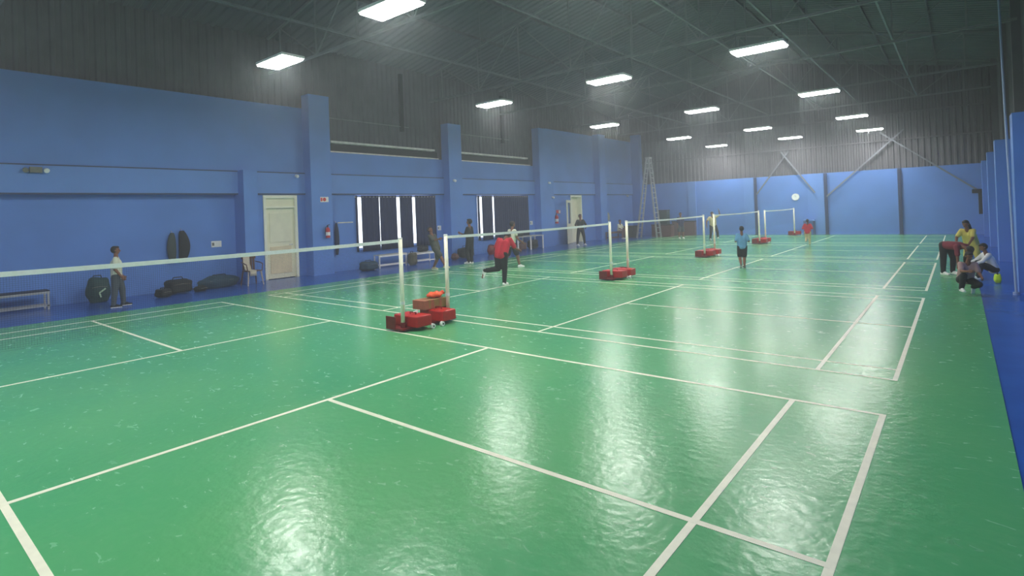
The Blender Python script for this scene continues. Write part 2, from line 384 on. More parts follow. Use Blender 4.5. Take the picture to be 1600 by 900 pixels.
# ------------------------------------------------------------------ lamps
def make_lamp(top):
    t = thing('hanging_lamp', '', 'lamp')
    bm = new(); box(bm, -.58, .58, -.27, .27, .03, .09); obj('lamp_housing', bm, WHITE, t, bevel=.01)
    bm = new(); box(bm, -.55, .55, -.24, .24, .0, .03); obj('lamp_diffuser', bm, LED, t)
    for s in (-.5, .5):
        bm = new(); tube(bm, (s, 0, .09), (s, 0, top), .008, .008, 6); obj('hanging_cable', bm, STEEL, t)
    return t
ROWX = ((-4.35, 'left'), (-.08, 'middle'), (3.82, 'right'))
ORD = ('unseen, added behind the camera', 'nearest the camera', 'second', 'third', 'fourth', 'fifth and last, nearest the back wall')
ROWY = {'left': (-4.2, 3.05, 10.4, 17.65, 24.9, 30.7), 'middle': (-4.2, 2.75, 10.3, 17.4, 24.85, 30.5), 'right': (-4.2, 3.0, 10.25, 17.3, 24.5, 30.6)}  # first lamp of each row is unseen, added for more light
for x, rn in ROWX:
    proto = make_lamp(roofz(x)-5.46-.0); first = True
    for k, y in enumerate(ROWY[rn]):
        o = proto if first else copy_tree(proto); first = False
        xx = {('left', 4): -4.0, ('left', 5): -4.0, ('middle', 5): .12}.get((rn, k), x)
        o.location = (xx, y, 5.46)
        o['label'] = 'lit white hanging lamp in %s row, %s' % (rn, ORD[k] if k in (0, 1, 5) else ORD[k]+' from the camera')
        o['group'] = 'hanging lamps over the courts'

# ------------------------------------------------------------------ nets and post stands
NETS = [(-3.45, 2.7), (3.76, 9.88), (10.85, 16.9), (18.0, 24.1), (25.15, 31.2)]
ONAME = ['the nearest court', 'the second court from the camera', 'the third court from the camera', 'the fourth court from the camera', 'the farthest court']
def make_stand(s):
    """post stand; the net is on the -s side in y, the weight on the +s side; origin at the post's foot"""
    t = thing('net_post_stand', '', 'net post')
    bm = new(); tube(bm, (0, 0, .06), (0, 0, 1.55), .036, .034, 16); p = obj('post', bm, POST, t, smooth=True)
    bm = new(); tube(bm, (0, 0, 1.55), (0, 0, 1.575), .038, .034, 16); obj('post_cap', bm, WHITE, p)
    bm = new(); tube(bm, (0, 0, .45), (0, 0, .5), .041, .041, 16); obj('post_collar', bm, WHITE, p)
    ya, yb_ = sorted((-.1*s, .45*s))
    bm = new(); box(bm, -.33, .1, ya, yb_, .03, .065)
    y2 = -.09*s; a, b = sorted((y2, y2-.02*s)); box(bm, -.32, -.08, a, b, .03, .25)
    tube(bm, (0, 0, .06), (0, 0, .15), .046, .046, 16)
    obj('base_plate', bm, DRED, t, bevel=.005)
    a, b = sorted((.07*s, .4*s)); bm = new(); box(bm, -.33, .27, a, b, .065, .25)
    wb = obj('weight_block', bm, RED, t, bevel=.02)
    bm = new(); path(bm, [(-.08, .23*s, .25), (-.08, .23*s, .285), (.06, .23*s, .285), (.06, .23*s, .25)], .009); obj('grip', bm, DRED, wb)
    for x in (-.26, .27):
        bm = new(); tube(bm, (x-.02, .42*s, .042), (x+.025, .42*s, .042), .042, .042, 16); wh = obj('wheel', bm, WHITE, t)
        bm = new(); tube(bm, (x+.025, .42*s, .042), (x+.032, .42*s, .042), .015, .015, 10); obj('hub', bm, RUB, wh)
    return t
sa = make_stand(1); sb = make_stand(-1); fa = fb = True
for i, (y0, y1) in enumerate(NETS):
    o = sb if fb else copy_tree(sb); fb = False
    o.location = (0, y0, .008); tag(o, 'cream net post with red weight base, near end of %s' % ONAME[i], None, 'net posts')
    o = sa if fa else copy_tree(sa); fa = False
    o.location = (0, y1, .008); tag(o, 'cream net post with red weight base, far end of %s' % ONAME[i], None, 'net posts')
def net(y0, y1, label):
    t = thing('badminton_net', label, 'net', (0, y0, .008), 0, 'badminton nets')
    L = y1-y0; sag = .02
    def top(y): u = y/L; return 1.545-4*sag*u*(1-u)
    bm = new(); n = 24
    for i in range(n):
        a, b = L*i/n, L*(i+1)/n; bar(bm, (0, a, top(a)-.025), (0, b, top(b)-.025), .012, .05)
    obj('net_tape', bm, TAPE, t)
    bm = new(); st = .022; k = int(L/st); nz = 34
    for i in range(k+1):
        y = L*i/k; z1 = top(y)-.045; v = [bm.verts.new(q) for q in ((0, y-.0006, z1-.72), (0, y+.0006, z1-.72), (0, y+.0006, z1), (0, y-.0006, z1))]; bm.faces.new(v)
    for j in range(nz+1):
        for i in range(n):
            a, b = L*i/n, L*(i+1)/n; za = top(a)-.06-.72*j/nz; zb = top(b)-.06-.72*j/nz
            bm.faces.new([bm.verts.new(q) for q in ((0, a, za-.0006), (0, b, zb-.0006), (0, b, zb+.0006), (0, a, za+.0006))])
    obj('net_mesh', bm, CORD, t)
    return t
for i, (a, b) in enumerate(NETS): net(a+.04, b-.04, 'badminton net with white top tape on %s' % ONAME[i])
# things lying on the nearest pair of weight bases
t = thing('cardboard_box', 'reddish brown carton standing on the nearest red bases', 'box', (-.24, 3.38, .262), math.radians(3))
bm = new(); box(bm, -.16, .16, -.115, .115, 0, .16); bo = obj('carton', bm, CARD, t, bevel=.004)
bm = new(); box(bm, -.161, .161, -.025, .025, .02, .162); obj('packing_tape', bm, CARD2, bo)
t = thing('cardboard_box', 'olive carton under the orange bag on the nearest red bases', 'box', (-.24, 3.66, .262), math.radians(-3))
bm = new(); box(bm, -.16, .16, -.15, .15, 0, .16); bo = obj('carton', bm, CARD2, t, bevel=.004)
bm = new(); box(bm, -.161, .161, -.025, .025, .02, .162); obj('packing_tape', bm, CARD, bo)
bm = new(); ball(bm, (0, 0, .05), 1, (.13, .17, .055), 20, 12); ball(bm, (.05, .13, .07), 1, (.05, .06, .04), 12, 8)
for v in bm.verts: v.co += Vector((math.sin(v.co.y*60)*.008, math.cos(v.co.x*50)*.008, math.sin(v.co.x*40+v.co.y*40)*.01))
tag(obj('plastic_bag', bm, ORANGE, smooth=True, loc=(-.24, 3.67, .428)), 'crumpled orange plastic bag on top of the olive carton', 'bag')
t = thing('shuttlecock', 'white shuttlecock lying on the nearest red weight block', 'shuttlecock', (.02, 2.93, .3), .6)
bm = new(); tube(bm, (0, 0, 0), (.06, 0, 0), .012, .032, 16); obj('feather_skirt', bm, WHITE, t)
bm = new(); ball(bm, (-.004, 0, 0), .013); obj('cork', bm, WHITE, t, smooth=True)

# ------------------------------------------------------------------ left side furniture
def bench(y, L, label, x=-9.98, h=.46, d=.36, frame=ALU, seatm=GREYF, group='benches along the left wall'):
    t = thing('bench', label, 'bench', (x, y, 0), 0, group)
    bm = new()
    for k in range(3): box(bm, -d/2+k*d/3, -d/2+(k+1)*d/3-.012, -L/2, L/2, h-.03, h)
    obj('bench_seat', bm, seatm, t, bevel=.004)
    for s in (-1, 1):
        for q in (-1, 1):
            bm = new(); box(bm, q*(d/2-.03)-.02, q*(d/2-.03)+.02, s*(L/2-.03)-.02, s*(L/2-.03)+.02, 0, h-.03); obj('leg', bm, frame, t)
    bm = new(); box(bm, d/2-.045, d/2-.01, -L/2, L/2, .08, .12); box(bm, -d/2+.01, -d/2+.045, -L/2, L/2, .08, .12); obj('lower_rail', bm, frame, t)
    bm = new(); box(bm, d/2-.04, d/2-.0, -L/2, L/2, h-.08, h-.03); obj('seat_rail', bm, frame, t)
    return t
SLAT = mat('pale bench slat', (196, 200, 196), .5, var=.08)
bench(-1.05, 1.95, 'low silver metal bench against the wall at the far left', -10.0, .47, .44, ALU, mat('navy bench pad', (26, 36, 66), .6))
bench(10.25, 1.35, 'white framed bench below the window, left one of two', -9.75, .5, .36, WHITE, SLAT)
bench(11.95, 1.2, 'white framed bench below the window, right one of two', -9.85, .44, .4, WHITE, SLAT)
t = thing('low_table', 'small white legged table loaded with bags below the second window', 'table', (-9.8, 19.0, 0))
bm = new(); box(bm, -.3, .3, -1.1, 1.1, .66, .7); obj('table_top', bm, SLAT, t)
for s in (-1, 0, 1):
    for q in (-1, 1):
        bm = new(); box(bm, q*.26-.025, q*.26+.025, s*1.05-.03, s*1.05+.03, 0, .66); obj('leg', bm, WHITE, t)
def blob(name, label, cat, loc, dims, material, rz=0, seed=0, parts=(), group=None):
    rnd = random.Random(seed); ph = [rnd.uniform(0, 6) for _ in range(4)]
    t = thing(name, label, cat, loc, rz, group)
    bm = new(); ball(bm, (0, 0, 0), 1, (1, 1, 1), 28, 18)
    for v in bm.verts:
        c = v.co; s = 1+.07*math.sin(5*c.x+ph[0])+.06*math.sin(6*c.y+ph[1])+.05*math.sin(7*c.z+ph[2])
        # squarish super-ellipsoid with a flat underside
        q = Vector([math.copysign(abs(a)**.72, a) for a in c])*s
        v.co = Vector((q.x*dims[0]/2, q.y*dims[1]/2, max(-.96, q.z)*dims[2]/2+dims[2]*.48))
    b = obj('bag_body', bm, material, t, smooth=True)
    dx, dy, dz = dims
    bm = new(); path(bm, [(-.08*dx, -dy*.22, dz*.86), (-.08*dx, -dy*.16, dz*1.08), (-.08*dx, dy*.16, dz*1.08), (-.08*dx, dy*.22, dz*.86)], .012); obj('strap', bm, DARK, t)
    bm = new(); path(bm, [(dx*.49, -dy*.32, dz*.62), (dx*.53, 0, dz*.66), (dx*.49, dy*.32, dz*.62)], .006); obj('zip', bm, GREYF, t)
    return t
b = blob('backpack', 'dark green backpack with pale logo stroke standing by the boy in white', 'backpack', (-10.02, .94, 0), (.36, .5, .64), GREENF, 0, 3)
bm = new(); bar(bm, (.2, .02, .14), (.212, -.02, .26), .012, .035); bar(bm, (.212, -.02, .26), (.21, .12, .36), .012, .035); obj('logo', bm, mat('logo pale', (170, 200, 170), .5), b)
blob('sports_bag', 'black sports bag slumped on the blue floor, tallest of the pile', 'bag', (-9.75, 2.75, 0), (.42, .7, .42), DARK, .1, 5)
blob('sports_bag', 'small black bag at the left end of the pile on the blue floor', 'bag', (-9.25, 2.2, 0), (.32, .34, .24), DARK, .4, 6)
blob('sports_bag', 'flat black bag between the tall black bag and the teal racket bag', 'bag', (-9.55, 3.25, 0), (.3, .34, .16), DARK, .4, 8)
t = blob('racket_bag', 'large dark teal racket bag lying flat beside the plastic chair', 'bag', (-9.95, 3.95, 0), (.34, 1.1, .36), TEAL, .05, 9)
bm = new(); bar(bm, (.165, -.15, .2), (.17, .12, .21), .012, .03); obj('logo', bm, mat('logo white', (200, 210, 214), .5), t)
blob('sports_bag', 'dark navy bag on the floor at the left end of the white benches', 'bag', (-9.45, 9.0, 0), (.45, .75, .34), TEAL, .1, 12)
blob('sports_bag', 'dark bag lying on the right hand white bench', 'bag', (-9.85, 12.0, .445), (.3, .6, .24), DARK, .1, 13)
blob('sports_bag', 'olive bag on the floor between the two white benches', 'bag', (-9.35, 11.0, 0), (.34, .36, .5), mat('olive fabric', (92, 90, 74), .8, var=.15), .1, 14)
blob('sports_bag', 'black bag on the floor below second wall column', 'bag', (-9.5, 14.2, 0), (.5, .8, .5), DARK, 0, 15)
blob('sports_bag', 'small brown bag on the floor beside the black bag at second column', 'bag', (-9.3, 13.3, 0), (.3, .34, .26), BROWN, 0, 16)
blob('sports_bag', 'bright yellow bag on the floor below the second window', 'bag', (-9.4, 16.55, .0), (.2, .5, .55), YEL, 0, 17)
blob('sports_bag', 'dark red bag beside the bright yellow bag', 'bag', (-9.5, 15.9, .0), (.25, .5, .45), DRED, 0, 18)
blob('sports_bag', 'dark bag lying on the low table under the second window', 'bag', (-9.8, 18.3, .7), (.34, .7, .2), DARK, 0, 19)
blob('sports_bag', 'brown bag stowed under the low table', 'bag', (-9.8, 18.5, 0), (.4, .6, .42), BROWN, 0, 20)
blob('sports_bag', 'dark bag stowed at the right end under the low table', 'bag', (-9.8, 19.5, 0), (.4, .7, .48), DARK, 0, 21)
# plastic chair with a towel
t = thing('plastic_chair', 'brown plastic chair with a pale towel beside the short wall pillar', 'chair', (-9.55, 4.75, 0), math.radians(-90))
CH = mat('brown chair plastic', (96, 62, 52), .45)
bm = new(); box(bm, -.22, .22, -.2, .22, .42, .45); obj('seat', bm, CH, t, bevel=.012)
bm = new()
for k in range(5): box(bm, -.19+k*.08, -.13+k*.08, -.22, -.195, .45, .84)
box(bm, -.22, .22, -.225, -.19, .8, .88); obj('backrest', bm, CH, t, bevel=.008)
for sx in (-1, 1):
    for sy in (-1, 1):
        bm = new(); tube(bm, (sx*.24, sy*.23, 0), (sx*.19, sy*.18, .43), .018, .024, 8); obj('leg', bm, CH if sy < 0 else mat('pale chair leg', (196, 180, 160), .5), t)
    bm = new(); path(bm, [(sx*.22, -.2, .7), (sx*.25, 0, .68), (sx*.25, .18, .64), (sx*.22, .2, .44)], .016); obj('armrest', bm, CH, t)
bm = new(); n = 10
cols = [[bm.verts.new((-.2+.02*math.sin(j*1.7), y_, z_)) for y_, z_ in ((-.19+.0*j, .84), (-.15, .6), (-.05, .5), (.08, .47), (.2, .46), (.245, .3))] for j in range(2)]
rows = []
for j in range(n+1):
    x = -.02+.2*j/n; o = .01*math.sin(j*2.1)
    rows.append([bm.verts.new((x, y_+o, z_)) for y_, z_ in ((-.24, .7), (-.235, .9), (-.175, .9), (-.165, .65), (-.06, .475), (.1, .465), (.25, .46), (.27, .3))])
for v in [q for c in cols for q in c]: bm.verts.remove(v)
for a, b_ in zip(rows, rows[1:]):
    for s in range(7): bm.faces.new((a[s], b_[s], b_[s+1], a[s+1]))
o = obj('towel', bm, mat('pale towel', (206, 200, 180), .9), smooth=True); o.modifiers.new('s', 'SOLIDIFY').thickness = .008
o.location = (-9.55, 4.75, 0); o.rotation_euler = (0, 0, math.radians(-90)); tag(o, 'pale towel draped over the brown plastic chair', 'towel')
# things hanging on the left wall
def hanging(name, label, y, z0, z1, wy, m_, bend=.0, x=-10.5, cat='bag'):
    t = thing(name, label, cat, (x, y, z0))
    bm = new(); H = z1-z0; n = 14; k = 14; rings = []
    for i in range(n+1):
        u = i/n; r = wy/2*max(.05, math.sin(math.pi*min(1, max(0, .06+.9*u)))**.45); cy = bend*math.sin(math.pi*u)
        rings.append([bm.verts.new((.09+.075*math.cos(2*math.pi*j/k)*r/(wy/2), cy+r*math.sin(2*math.pi*j/k), H*u)) for j in range(k)])
    for a, b in zip(rings, rings[1:]):
        for j in range(k): bm.faces.new((a[j], a[(j+1)%k], b[(j+1)%k], b[j]))
    bm.faces.new(rings[0][::-1]); bm.faces.new(rings[-1]); obj('cover', bm, m_, t, smooth=True)
    bm = new(); path(bm, [(.09, 0, H-.02), (.05, 0, H+.05), (.0, 0, H+.06)], .01); obj('hook', bm, ALU, t)
    return t
hanging('racket_cover', 'olive grey racket cover hanging on the wall above the black bags', 2.86, .82, 1.7, .24, mat('olive grey cloth', (60, 72, 70), .8), -.02)
hanging('racket_cover', 'black curved racket cover hanging nearest the white switch plate', 3.12, .84, 1.75, .3, DARK, .07)
hanging('umbrella_cover', 'long slim navy cover hanging between extinguisher and first window', 8.2, .62, 1.78, .16, mat('navy cover', (14, 30, 66), .7), .02, XL)
hanging('racket_cover', 'dark racket cover hanging past the open door, left of two', 27.0-.15+.9, 1.05, 1.7, .34, DARK, .02, XL)
hanging('racket_cover', 'pale grey racket cover hanging past the open door, right of two', 28.25, 1.1, 1.66, .3, mat('pale grey cloth', (170, 176, 170), .8), .02, XL)
def plate(name, label, cat, x, y, z, wy, hz, m_=WHITE):
    t = thing(name, label, cat, (x, y, z))
    bm = new(); box(bm, 0, .025, -wy/2, wy/2, -hz/2, hz/2); p = obj('plate', bm, m_, t, bevel=.004)
    for k in range(3):
        bm = new(); y_ = -wy/2+wy*(k+.5)/3; box(bm, .025, .034, y_-wy*.1, y_+wy*.1, -hz*.25, hz*.25); obj('switch', bm, GREYF if k == 0 else WHITE, p)
    return t
plate('switch_plate', 'white switch plate low on the wall left of the short pillar', 'switch', -10.5, 4.12, 1.29, .3, .19)
plate('switch_plate', 'white switch plate right of the first curtained window', 'switch', XL, 13.4, 1.36, .2, .2)
plate('switch_plate', 'white switch plate right of the second curtained window', 'switch', XL, 20.1, 1.32, .22, .2)
# emergency light
t = thing('emergency_light', 'small twin spot emergency light high on the left wall', 'light fitting', (XL+.07, -.2, 3.42))
bm = new(); box(bm, 0, .1, -.12, .12, -.08, .06); obj('lamp_case', bm, GREYF, t, bevel=.01)
for s in (-.2, .2):
    bm = new(); tube(bm, (.04, s, 0), (.12, s, -.03), .045, .06, 14); obj('spot_head', bm, WHITE if s > 0 else GREYF, t)
def cctv(x, y, z, label):
    t = thing('dome_camera', label, 'security camera', (x, y, z))
    bm = new(); tube(bm, (0, 0, 0), (.05, 0, 0), .05, .05, 14); obj('mount', bm, WHITE, t)
    bm = new(); ball(bm, (.09, 0, -.02), .06, (1, 1, 1), 14, 10); obj('dome', bm, WHITE, t, smooth=True)
    return t
cctv(XL+.07, 6.7, 3.45, 'white dome camera left of the first wall column')
cctv(-9.85, 13.95, 3.42, 'white dome camera on the second wall column')
cctv(-9.85, 21.2, 3.45, 'white dome camera high on the third wall column')
cctv(-9.85, 21.5, 2.66, 'white dome camera lower on the third wall column')
cctv(XL, 31.1, 2.75, 'white dome camera at the far end of the left wall')
# sign and extinguishers
def extinguisher(x, y, z, label, k=1.0):
    t = thing('fire_extinguisher', label, 'fire extinguisher', (x, y, z))
    bm = new(); tube(bm, (.11, 0, 0), (.11, 0, .3*k), .075*k, .075*k, 18); tube(bm, (.11, 0, .3*k), (.11, 0, .37*k), .075*k, .025*k, 18); obj('cylinder', bm, SIGNR, t, smooth=False)
    bm = new(); tube(bm, (.11, 0, .08*k), (.11, 0, .2*k), .077*k, .077*k, 18); obj('label_band', bm, WHITE, t)
    bm = new(); tube(bm, (.11, 0, .36*k), (.11, 0, .43*k), .02, .02, 8); bar(bm, (.11, -.03, .43*k), (.11, .08, .46*k), .02, .02); obj('valve', bm, RUB, t)
    bm = new(); path(bm, [(.11, -.02, .42*k), (.13, -.1*k, .36*k), (.12, -.11*k, .12*k)], .01); obj('hose', bm, RUB, t)
    bm = new(); box(bm, 0, .04, -.04, .04, .1*k, .16*k); obj('bracket', bm, RUB, t)
extinguisher(-9.85, 7.55, 1.28, 'red fire extinguisher on the first wall column', 1.0)
extinguisher(XL, 22.35, 1.2, 'red fire extinguisher on the wall left of the open door', 1.3)
t = thing('wall_sign', 'small white sign with red symbol on the first wall column', 'sign', (-9.85, 7.52, 2.62))
bm = new(); box(bm, 0, .012, -.16, .16, -.09, .09); obj('sign_board', bm, WHITE, t)
bm = new(); tube(bm, (.012, -.0, 0), (.016, -.0, 0), .065, .065, 18); box(bm, .012, .016, -.15, -.08, -.06, .06); obj('sign_symbol', bm, SIGNR, t)
t = thing('wall_sign', 'red and white notice above the extinguisher left of the open door', 'sign', (XL, 22.7, 1.85))
bm = new(); box(bm, 0, .012, -.22, .22, -.1, .1); obj('sign_board', bm, SIGNR, t)
bm = new(); box(bm, .012, .016, .02, .2, -.08, .08); obj('sign_symbol', bm, WHITE, t)
t = thing('hook_rail', 'thin pale hook rail on the wall left of the first window', 'rail', (XL, 8.62, 1.78))
bm = new(); box(bm, 0, .02, -.3, .35, -.02, .02); obj('rail', bm, GALV, t)
for k in range(4):
    bm = new(); path(bm, [(.02, -.22+k*.17, 0), (.06, -.22+k*.17, 0), (.06, -.22+k*.17, .03)], .006); obj('hook', bm, GALV, t)
# tall A ladder at the back left
t = thing('folding_ladder', 'tall aluminium A shaped ladder standing in the back left corner', 'ladder', (-7.85, 29.2, 0), math.radians(0))
top = Vector((.12, 0, 5.0))
for s, foot in ((-1, Vector((-.72, 0, 0))), (1, Vector((.62, 0, 0)))):
    sec = []
    for q in (-1, 1):
        bm = new(); a = foot+Vector((0, q*.3, 0)); b = top+Vector((s*.07, q*.16, 0)); bar(bm, a, b, .05, .1); r_ = obj('ladder_rail', bm, ALU, t)
    for k in range(1, 16):
        u = k/16; a = foot.lerp(top+Vector((s*.07, 0, 0)), u); h = .3+(.16-.3)*u
        bm = new(); bar(bm, a+Vector((0, -h, 0)), a+Vector((0, h, 0)), .035, .035); obj('rung', bm, ALU, t)
bm = new(); box(bm, -.02, .26, -.2, .2, 4.96, 5.06); obj('top_cap', bm, ALU, t)
# store of boards in the back left corner
def slab(name, label, cat, loc, dims, m_, rx=0, rz=0):
    t = thing(name, label, cat, loc, rz)
    bm = new(); box(bm, -dims[0]/2, dims[0]/2, -dims[1]/2, dims[1]/2, 0, dims[2]); o = obj('panel', bm, m_, t, bevel=.01); o.rotation_euler = (rx, 0, 0)
    bm = new(); box(bm, -dims[0]/2-.02, dims[0]/2+.02, -dims[1]/2-.015, dims[1]/2+.015, dims[2]-.06, dims[2]); e = obj('edge_trim', bm, DARK, t); e.rotation_euler = (rx, 0, 0)
    return t
slab('equipment_crate', 'dark brown equipment crate at the foot of the ladder', 'crate', (-7.4, 30.2, 0), (1.3, .5, .8), BROWN)
slab('folded_mat', 'folded brown gym mat standing against the back wall right of the ladder', 'gym mat', (-6.6, 31.7, 0), (1.5, .3, .95), mat('brown vinyl', (112, 86, 88), .5, var=.1))
slab('storage_cabinet', 'dark green upright cabinet behind the ladder', 'cabinet', (-7.9, 31.6, 0), (.6, .5, 1.7), mat('dark green paint', (30, 62, 56), .5))
slab('equipment_crate', 'dark crate beside the left wall short of the ladder', 'crate', (-9.4, 29.7, 0), (.7, .8, .75), DARK)
bench(27.9, 1.6, 'brown bench under the racket covers beyond the open door', -9.6, .45, .4, BROWN, BROWN)
t = thing('side_table', 'small pale table against the back wall behind the farthest net post', 'table', (.62, 31.95, 0))
bm = new(); box(bm, -.28, .28, -.2, .2, .82, .88); obj('table_top', bm, WALLB, t)
for sx in (-1, 1):
    for sy in (-1, 1):
        bm = new(); box(bm, sx*.24-.02, sx*.24+.02, sy*.17-.02, sy*.17+.02, 0, .82); obj('leg', bm, DBLUE, t)
# white pipe at right
t = thing('conduit_pipe', 'thin pale blue white pipe rising beside the nearest right column', 'pipe', (8.05, 11.02, 0))
PIP = mat('pale blue pipe', (150, 172, 206), .45)
bm = new(); path(bm, [(0, 0, 0), (-.01, .35, 2.0), (-.01, .75, 3.5), (0, 1.45, 6.1), (0, 1.9, 7.9)], .022, 10); obj('pipe', bm, PIP, t, smooth=False)
bm = new(); tube(bm, (0, 0, 0), (0, 0, .05), .05, .05, 12); obj('foot_plate', bm, PIP, t)
t = thing('wall_speaker', 'small black box mounted high between right wall columns', 'speaker', (8.45, 15.2, 2.75))
bm = new(); box(bm, -.08, .08, -.12, .12, -.28, .28); obj('case', bm, DARK, t, bevel=.01)
bm = new(); box(bm, .08, .25, -.02, .02, -.02, .02); obj('bracket', bm, DARK, t)

# ------------------------------------------------------------------ people
def remeshed(name, bm, material, parent, voxel, smooth_it=3):
    me = bpy.data.meshes.new('tmp'); bm.to_mesh(me); bm.free()
    o = bpy.data.objects.new('tmp', me); C.objects.link(o)
    md = o.modifiers.new('r', 'REMESH'); md.mode = 'VOXEL'; md.voxel_size = voxel; md.use_smooth_shade = True
    ms = o.modifiers.new('s', 'SMOOTH'); ms.factor = .5; ms.iterations = smooth_it
    dg = bpy.context.evaluated_depsgraph_get(); dg.update()
    m2 = bpy.data.meshes.new_from_object(o.evaluated_get(dg)); m2.name = name
    bpy.data.objects.remove(o); bpy.data.meshes.remove(me)
    m2.materials.clear(); m2.materials.append(material)
    for p in m2.polygons: p.use_smooth = True
    r = bpy.data.objects.new(name, m2); C.objects.link(r); r.parent = parent
    return r
def cap(bm, a, b, ra, rb, n=12):
    a = Vector(a); b = Vector(b)
    if (b-a).length > 1e-4: tube(bm, a, b, ra, rb, n)
    ball(bm, a, ra, u=n, v=8); ball(bm, b, rb, u=n, v=8)
def N(v): return Vector(v).normalized()
def person(label, xy, yaw, H, P, top, bottom, sleeve=.9, longleg=True, hair='short', shoe=WHITE, group=None, flare=0, build=1.0, ztop=0):
    """local frame: x right, y forward, z up. P gives directions of spine, head, arms and legs"""
    g = lambda k, d: Vector(P.get(k, d))
    h = H
    pel = Vector((0, 0, 0)); sp = N(g('spine', (0, 0, 1))); tw = math.radians(P.get('twist', 0))
    X = Vector((1, 0, 0)); Xs = Vector((math.cos(tw), math.sin(tw), 0))
    chest = pel+sp*.2*h; neck = pel+sp*.31*h
    hd = N(g('head', sp)); look = N(g('look', (0, 1, 0)))
    look = (look-hd*look.dot(hd)); look = look.normalized() if look.length > .05 else N((0, 0, -1)); side = look.cross(hd)
    hc = neck+hd*.105*h
    sh = {s: neck-sp*.03*h+Xs*s*.098*h*build for s in (-1, 1)}
    J = {}
    for s, k in ((-1, 'L'), (1, 'R')):
        el = sh[s]+N(g('ua'+k, (s*.15, 0, -1)))*.165*h; wr = el+N(g('fa'+k, (s*.05, .15, -1)))*.145*h
        hip = pel+X*s*.055*h; kn = hip+N(g('th'+k, (0, 0, -1)))*.235*h; an = kn+N(g('sk'+k, (0, 0, -1)))*.235*h
        ft = N(g('ft'+k, (0, 1, 0)))
        J[k] = (sh[s], el, wr, hip, kn, an, ft)
    low = min(min(J[k][5].z-.04*h, (J[k][5]+J[k][6]*.1*h).z-.022*h) for k in J)
    low = min([low]+([pel.z-.085*h] if P.get('sit') else [])+[J[k][4].z-.05*h for k in J])
    t = thing('person', label, 'person', (xy[0], xy[1], .009), yaw, group)
    off = Vector((0, 0, -low+ztop)); 
    if P.get('foot'):       # stand this ankle over the given spot
        f = J[P['foot']][5]; off.x -= f.x; off.y -= f.y
    pel, chest, neck, hc = (v+off for v in (pel, chest, neck, hc))
    for k in J: J[k] = tuple(v+off for v in J[k][:6])+(J[k][6],)
    b_ = build
    bm = new()
    for s in (-1, 1):
        cap(bm, pel+X*s*.04*h, chest+Xs*s*.045*h, .058*h*b_, .058*h*b_); cap(bm, chest+Xs*s*.045*h, neck-sp*.04*h+Xs*s*.06*h, .058*h*b_, .04*h)
    cap(bm, neck-sp*.03*h, hc-hd*.03*h, .033*h, .029*h)
    # head: skull, jaw, nose, ears
    R = Matrix((side, look, hd)).transposed().to_4x4()
    hm = Matrix.Translation(hc) @ R
    def hp(x, y, z): return hm @ Vector((x*h, y*h, z*h))
    for c, s_ in (((0, -.006, .012), (.047, .056, .056)), ((0, .012, -.022), (.036, .04, .045))):
        bmesh.ops.create_uvsphere(bm, u_segments=20, v_segments=14, radius=1, matrix=hm @ Matrix.Translation(Vector(c)*h) @ Matrix.Diagonal((s_[0]*h, s_[1]*h, s_[2]*h, 1)))
    cap(bm, hp(0, .048, .006), hp(0, .06, -.012), .006*h, .009*h, 8)
    for s in (-1, 1): bmesh.ops.create_uvsphere(bm, u_segments=8, v_segments=8, radius=1, matrix=hm @ Matrix.Translation(Vector((s*.049, -.006, -.004))*h) @ Matrix.Diagonal((.006*h, .01*h, .016*h, 1)))
    for k, s in (('L', -1), ('R', 1)):
        S, E, W, Hp, K, A, F = J[k]
        cap(bm, S, E, .032*h*b_, .025*h); cap(bm, E, W, .025*h, .017*h)
        cap(bm, Hp, K, .052*h*b_, .036*h); cap(bm, K, K.lerp(A, .35), .036*h, .036*h); cap(bm, K.lerp(A, .35), A, .036*h, .021*h)
        cap(bm, A-F*.015*h-Vector((0, 0, .012*h)), A+F*.1*h-Vector((0, 0, .02*h)), .022*h, .015*h)
        # hand: palm, four curled fingers, thumb
        d = (W-E).normalized(); inn = Vector((-s, 0, 0)); inn = (inn-d*inn.dot(d)); inn = inn.normalized() if inn.length > .1 else N((0, 0, -1)); ac = d.cross(inn)
        if ac.y < 0 and abs(ac.y) > .2: ac = -ac
        pc = W+d*.05*h
        for q in (-1, 0, 1): cap(bm, W+d*.012*h+ac*q*.008*h, pc+ac*q*.014*h, .0105*h, .0095*h, 8)
        for q, L_ in zip((-1.5, -.5, .5, 1.5), (.034, .043, .046, .041)):
            b0 = pc+ac*q*.0115*h; m1 = b0+(d*.9+inn*.35).normalized()*L_*.55*h; m2 = m1+(d*.45+inn*.9).normalized()*L_*.5*h
            cap(bm, b0, m1, .0058*h, .0054*h, 7); cap(bm, m1, m2, .0054*h, .0048*h, 7)
        th0 = W+d*.018*h+ac*.016*h; th1 = th0+(d*.6+ac*.7+inn*.3).normalized()*.028*h
        cap(bm, th0, th1, .0075*h, .0065*h, 7); cap(bm, th1, th1+(d*.8+inn*.4).normalized()*.022*h, .0062*h, .0052*h, 7)
    remeshed('body', bm, SKIN, t, max(.006, .0047*h), 2)
    # face details
    for s in (-1, 1):
        bm = new(); bmesh.ops.create_uvsphere(bm, u_segments=10, v_segments=8, radius=.0065*h, matrix=Matrix.Translation(hp(s*.018, .046, .006))); obj('eye', bm, EYE, t, smooth=True)
    bm = new(); bmesh.ops.create_uvsphere(bm, u_segments=10, v_segments=6, radius=1, matrix=Matrix.Translation(hp(0, .05, -.032)) @ R @ Matrix.Diagonal((.014*h, .004*h, .004*h, 1))); obj('mouth', bm, LIP, t, smooth=True)
    # hair
    bm = new()
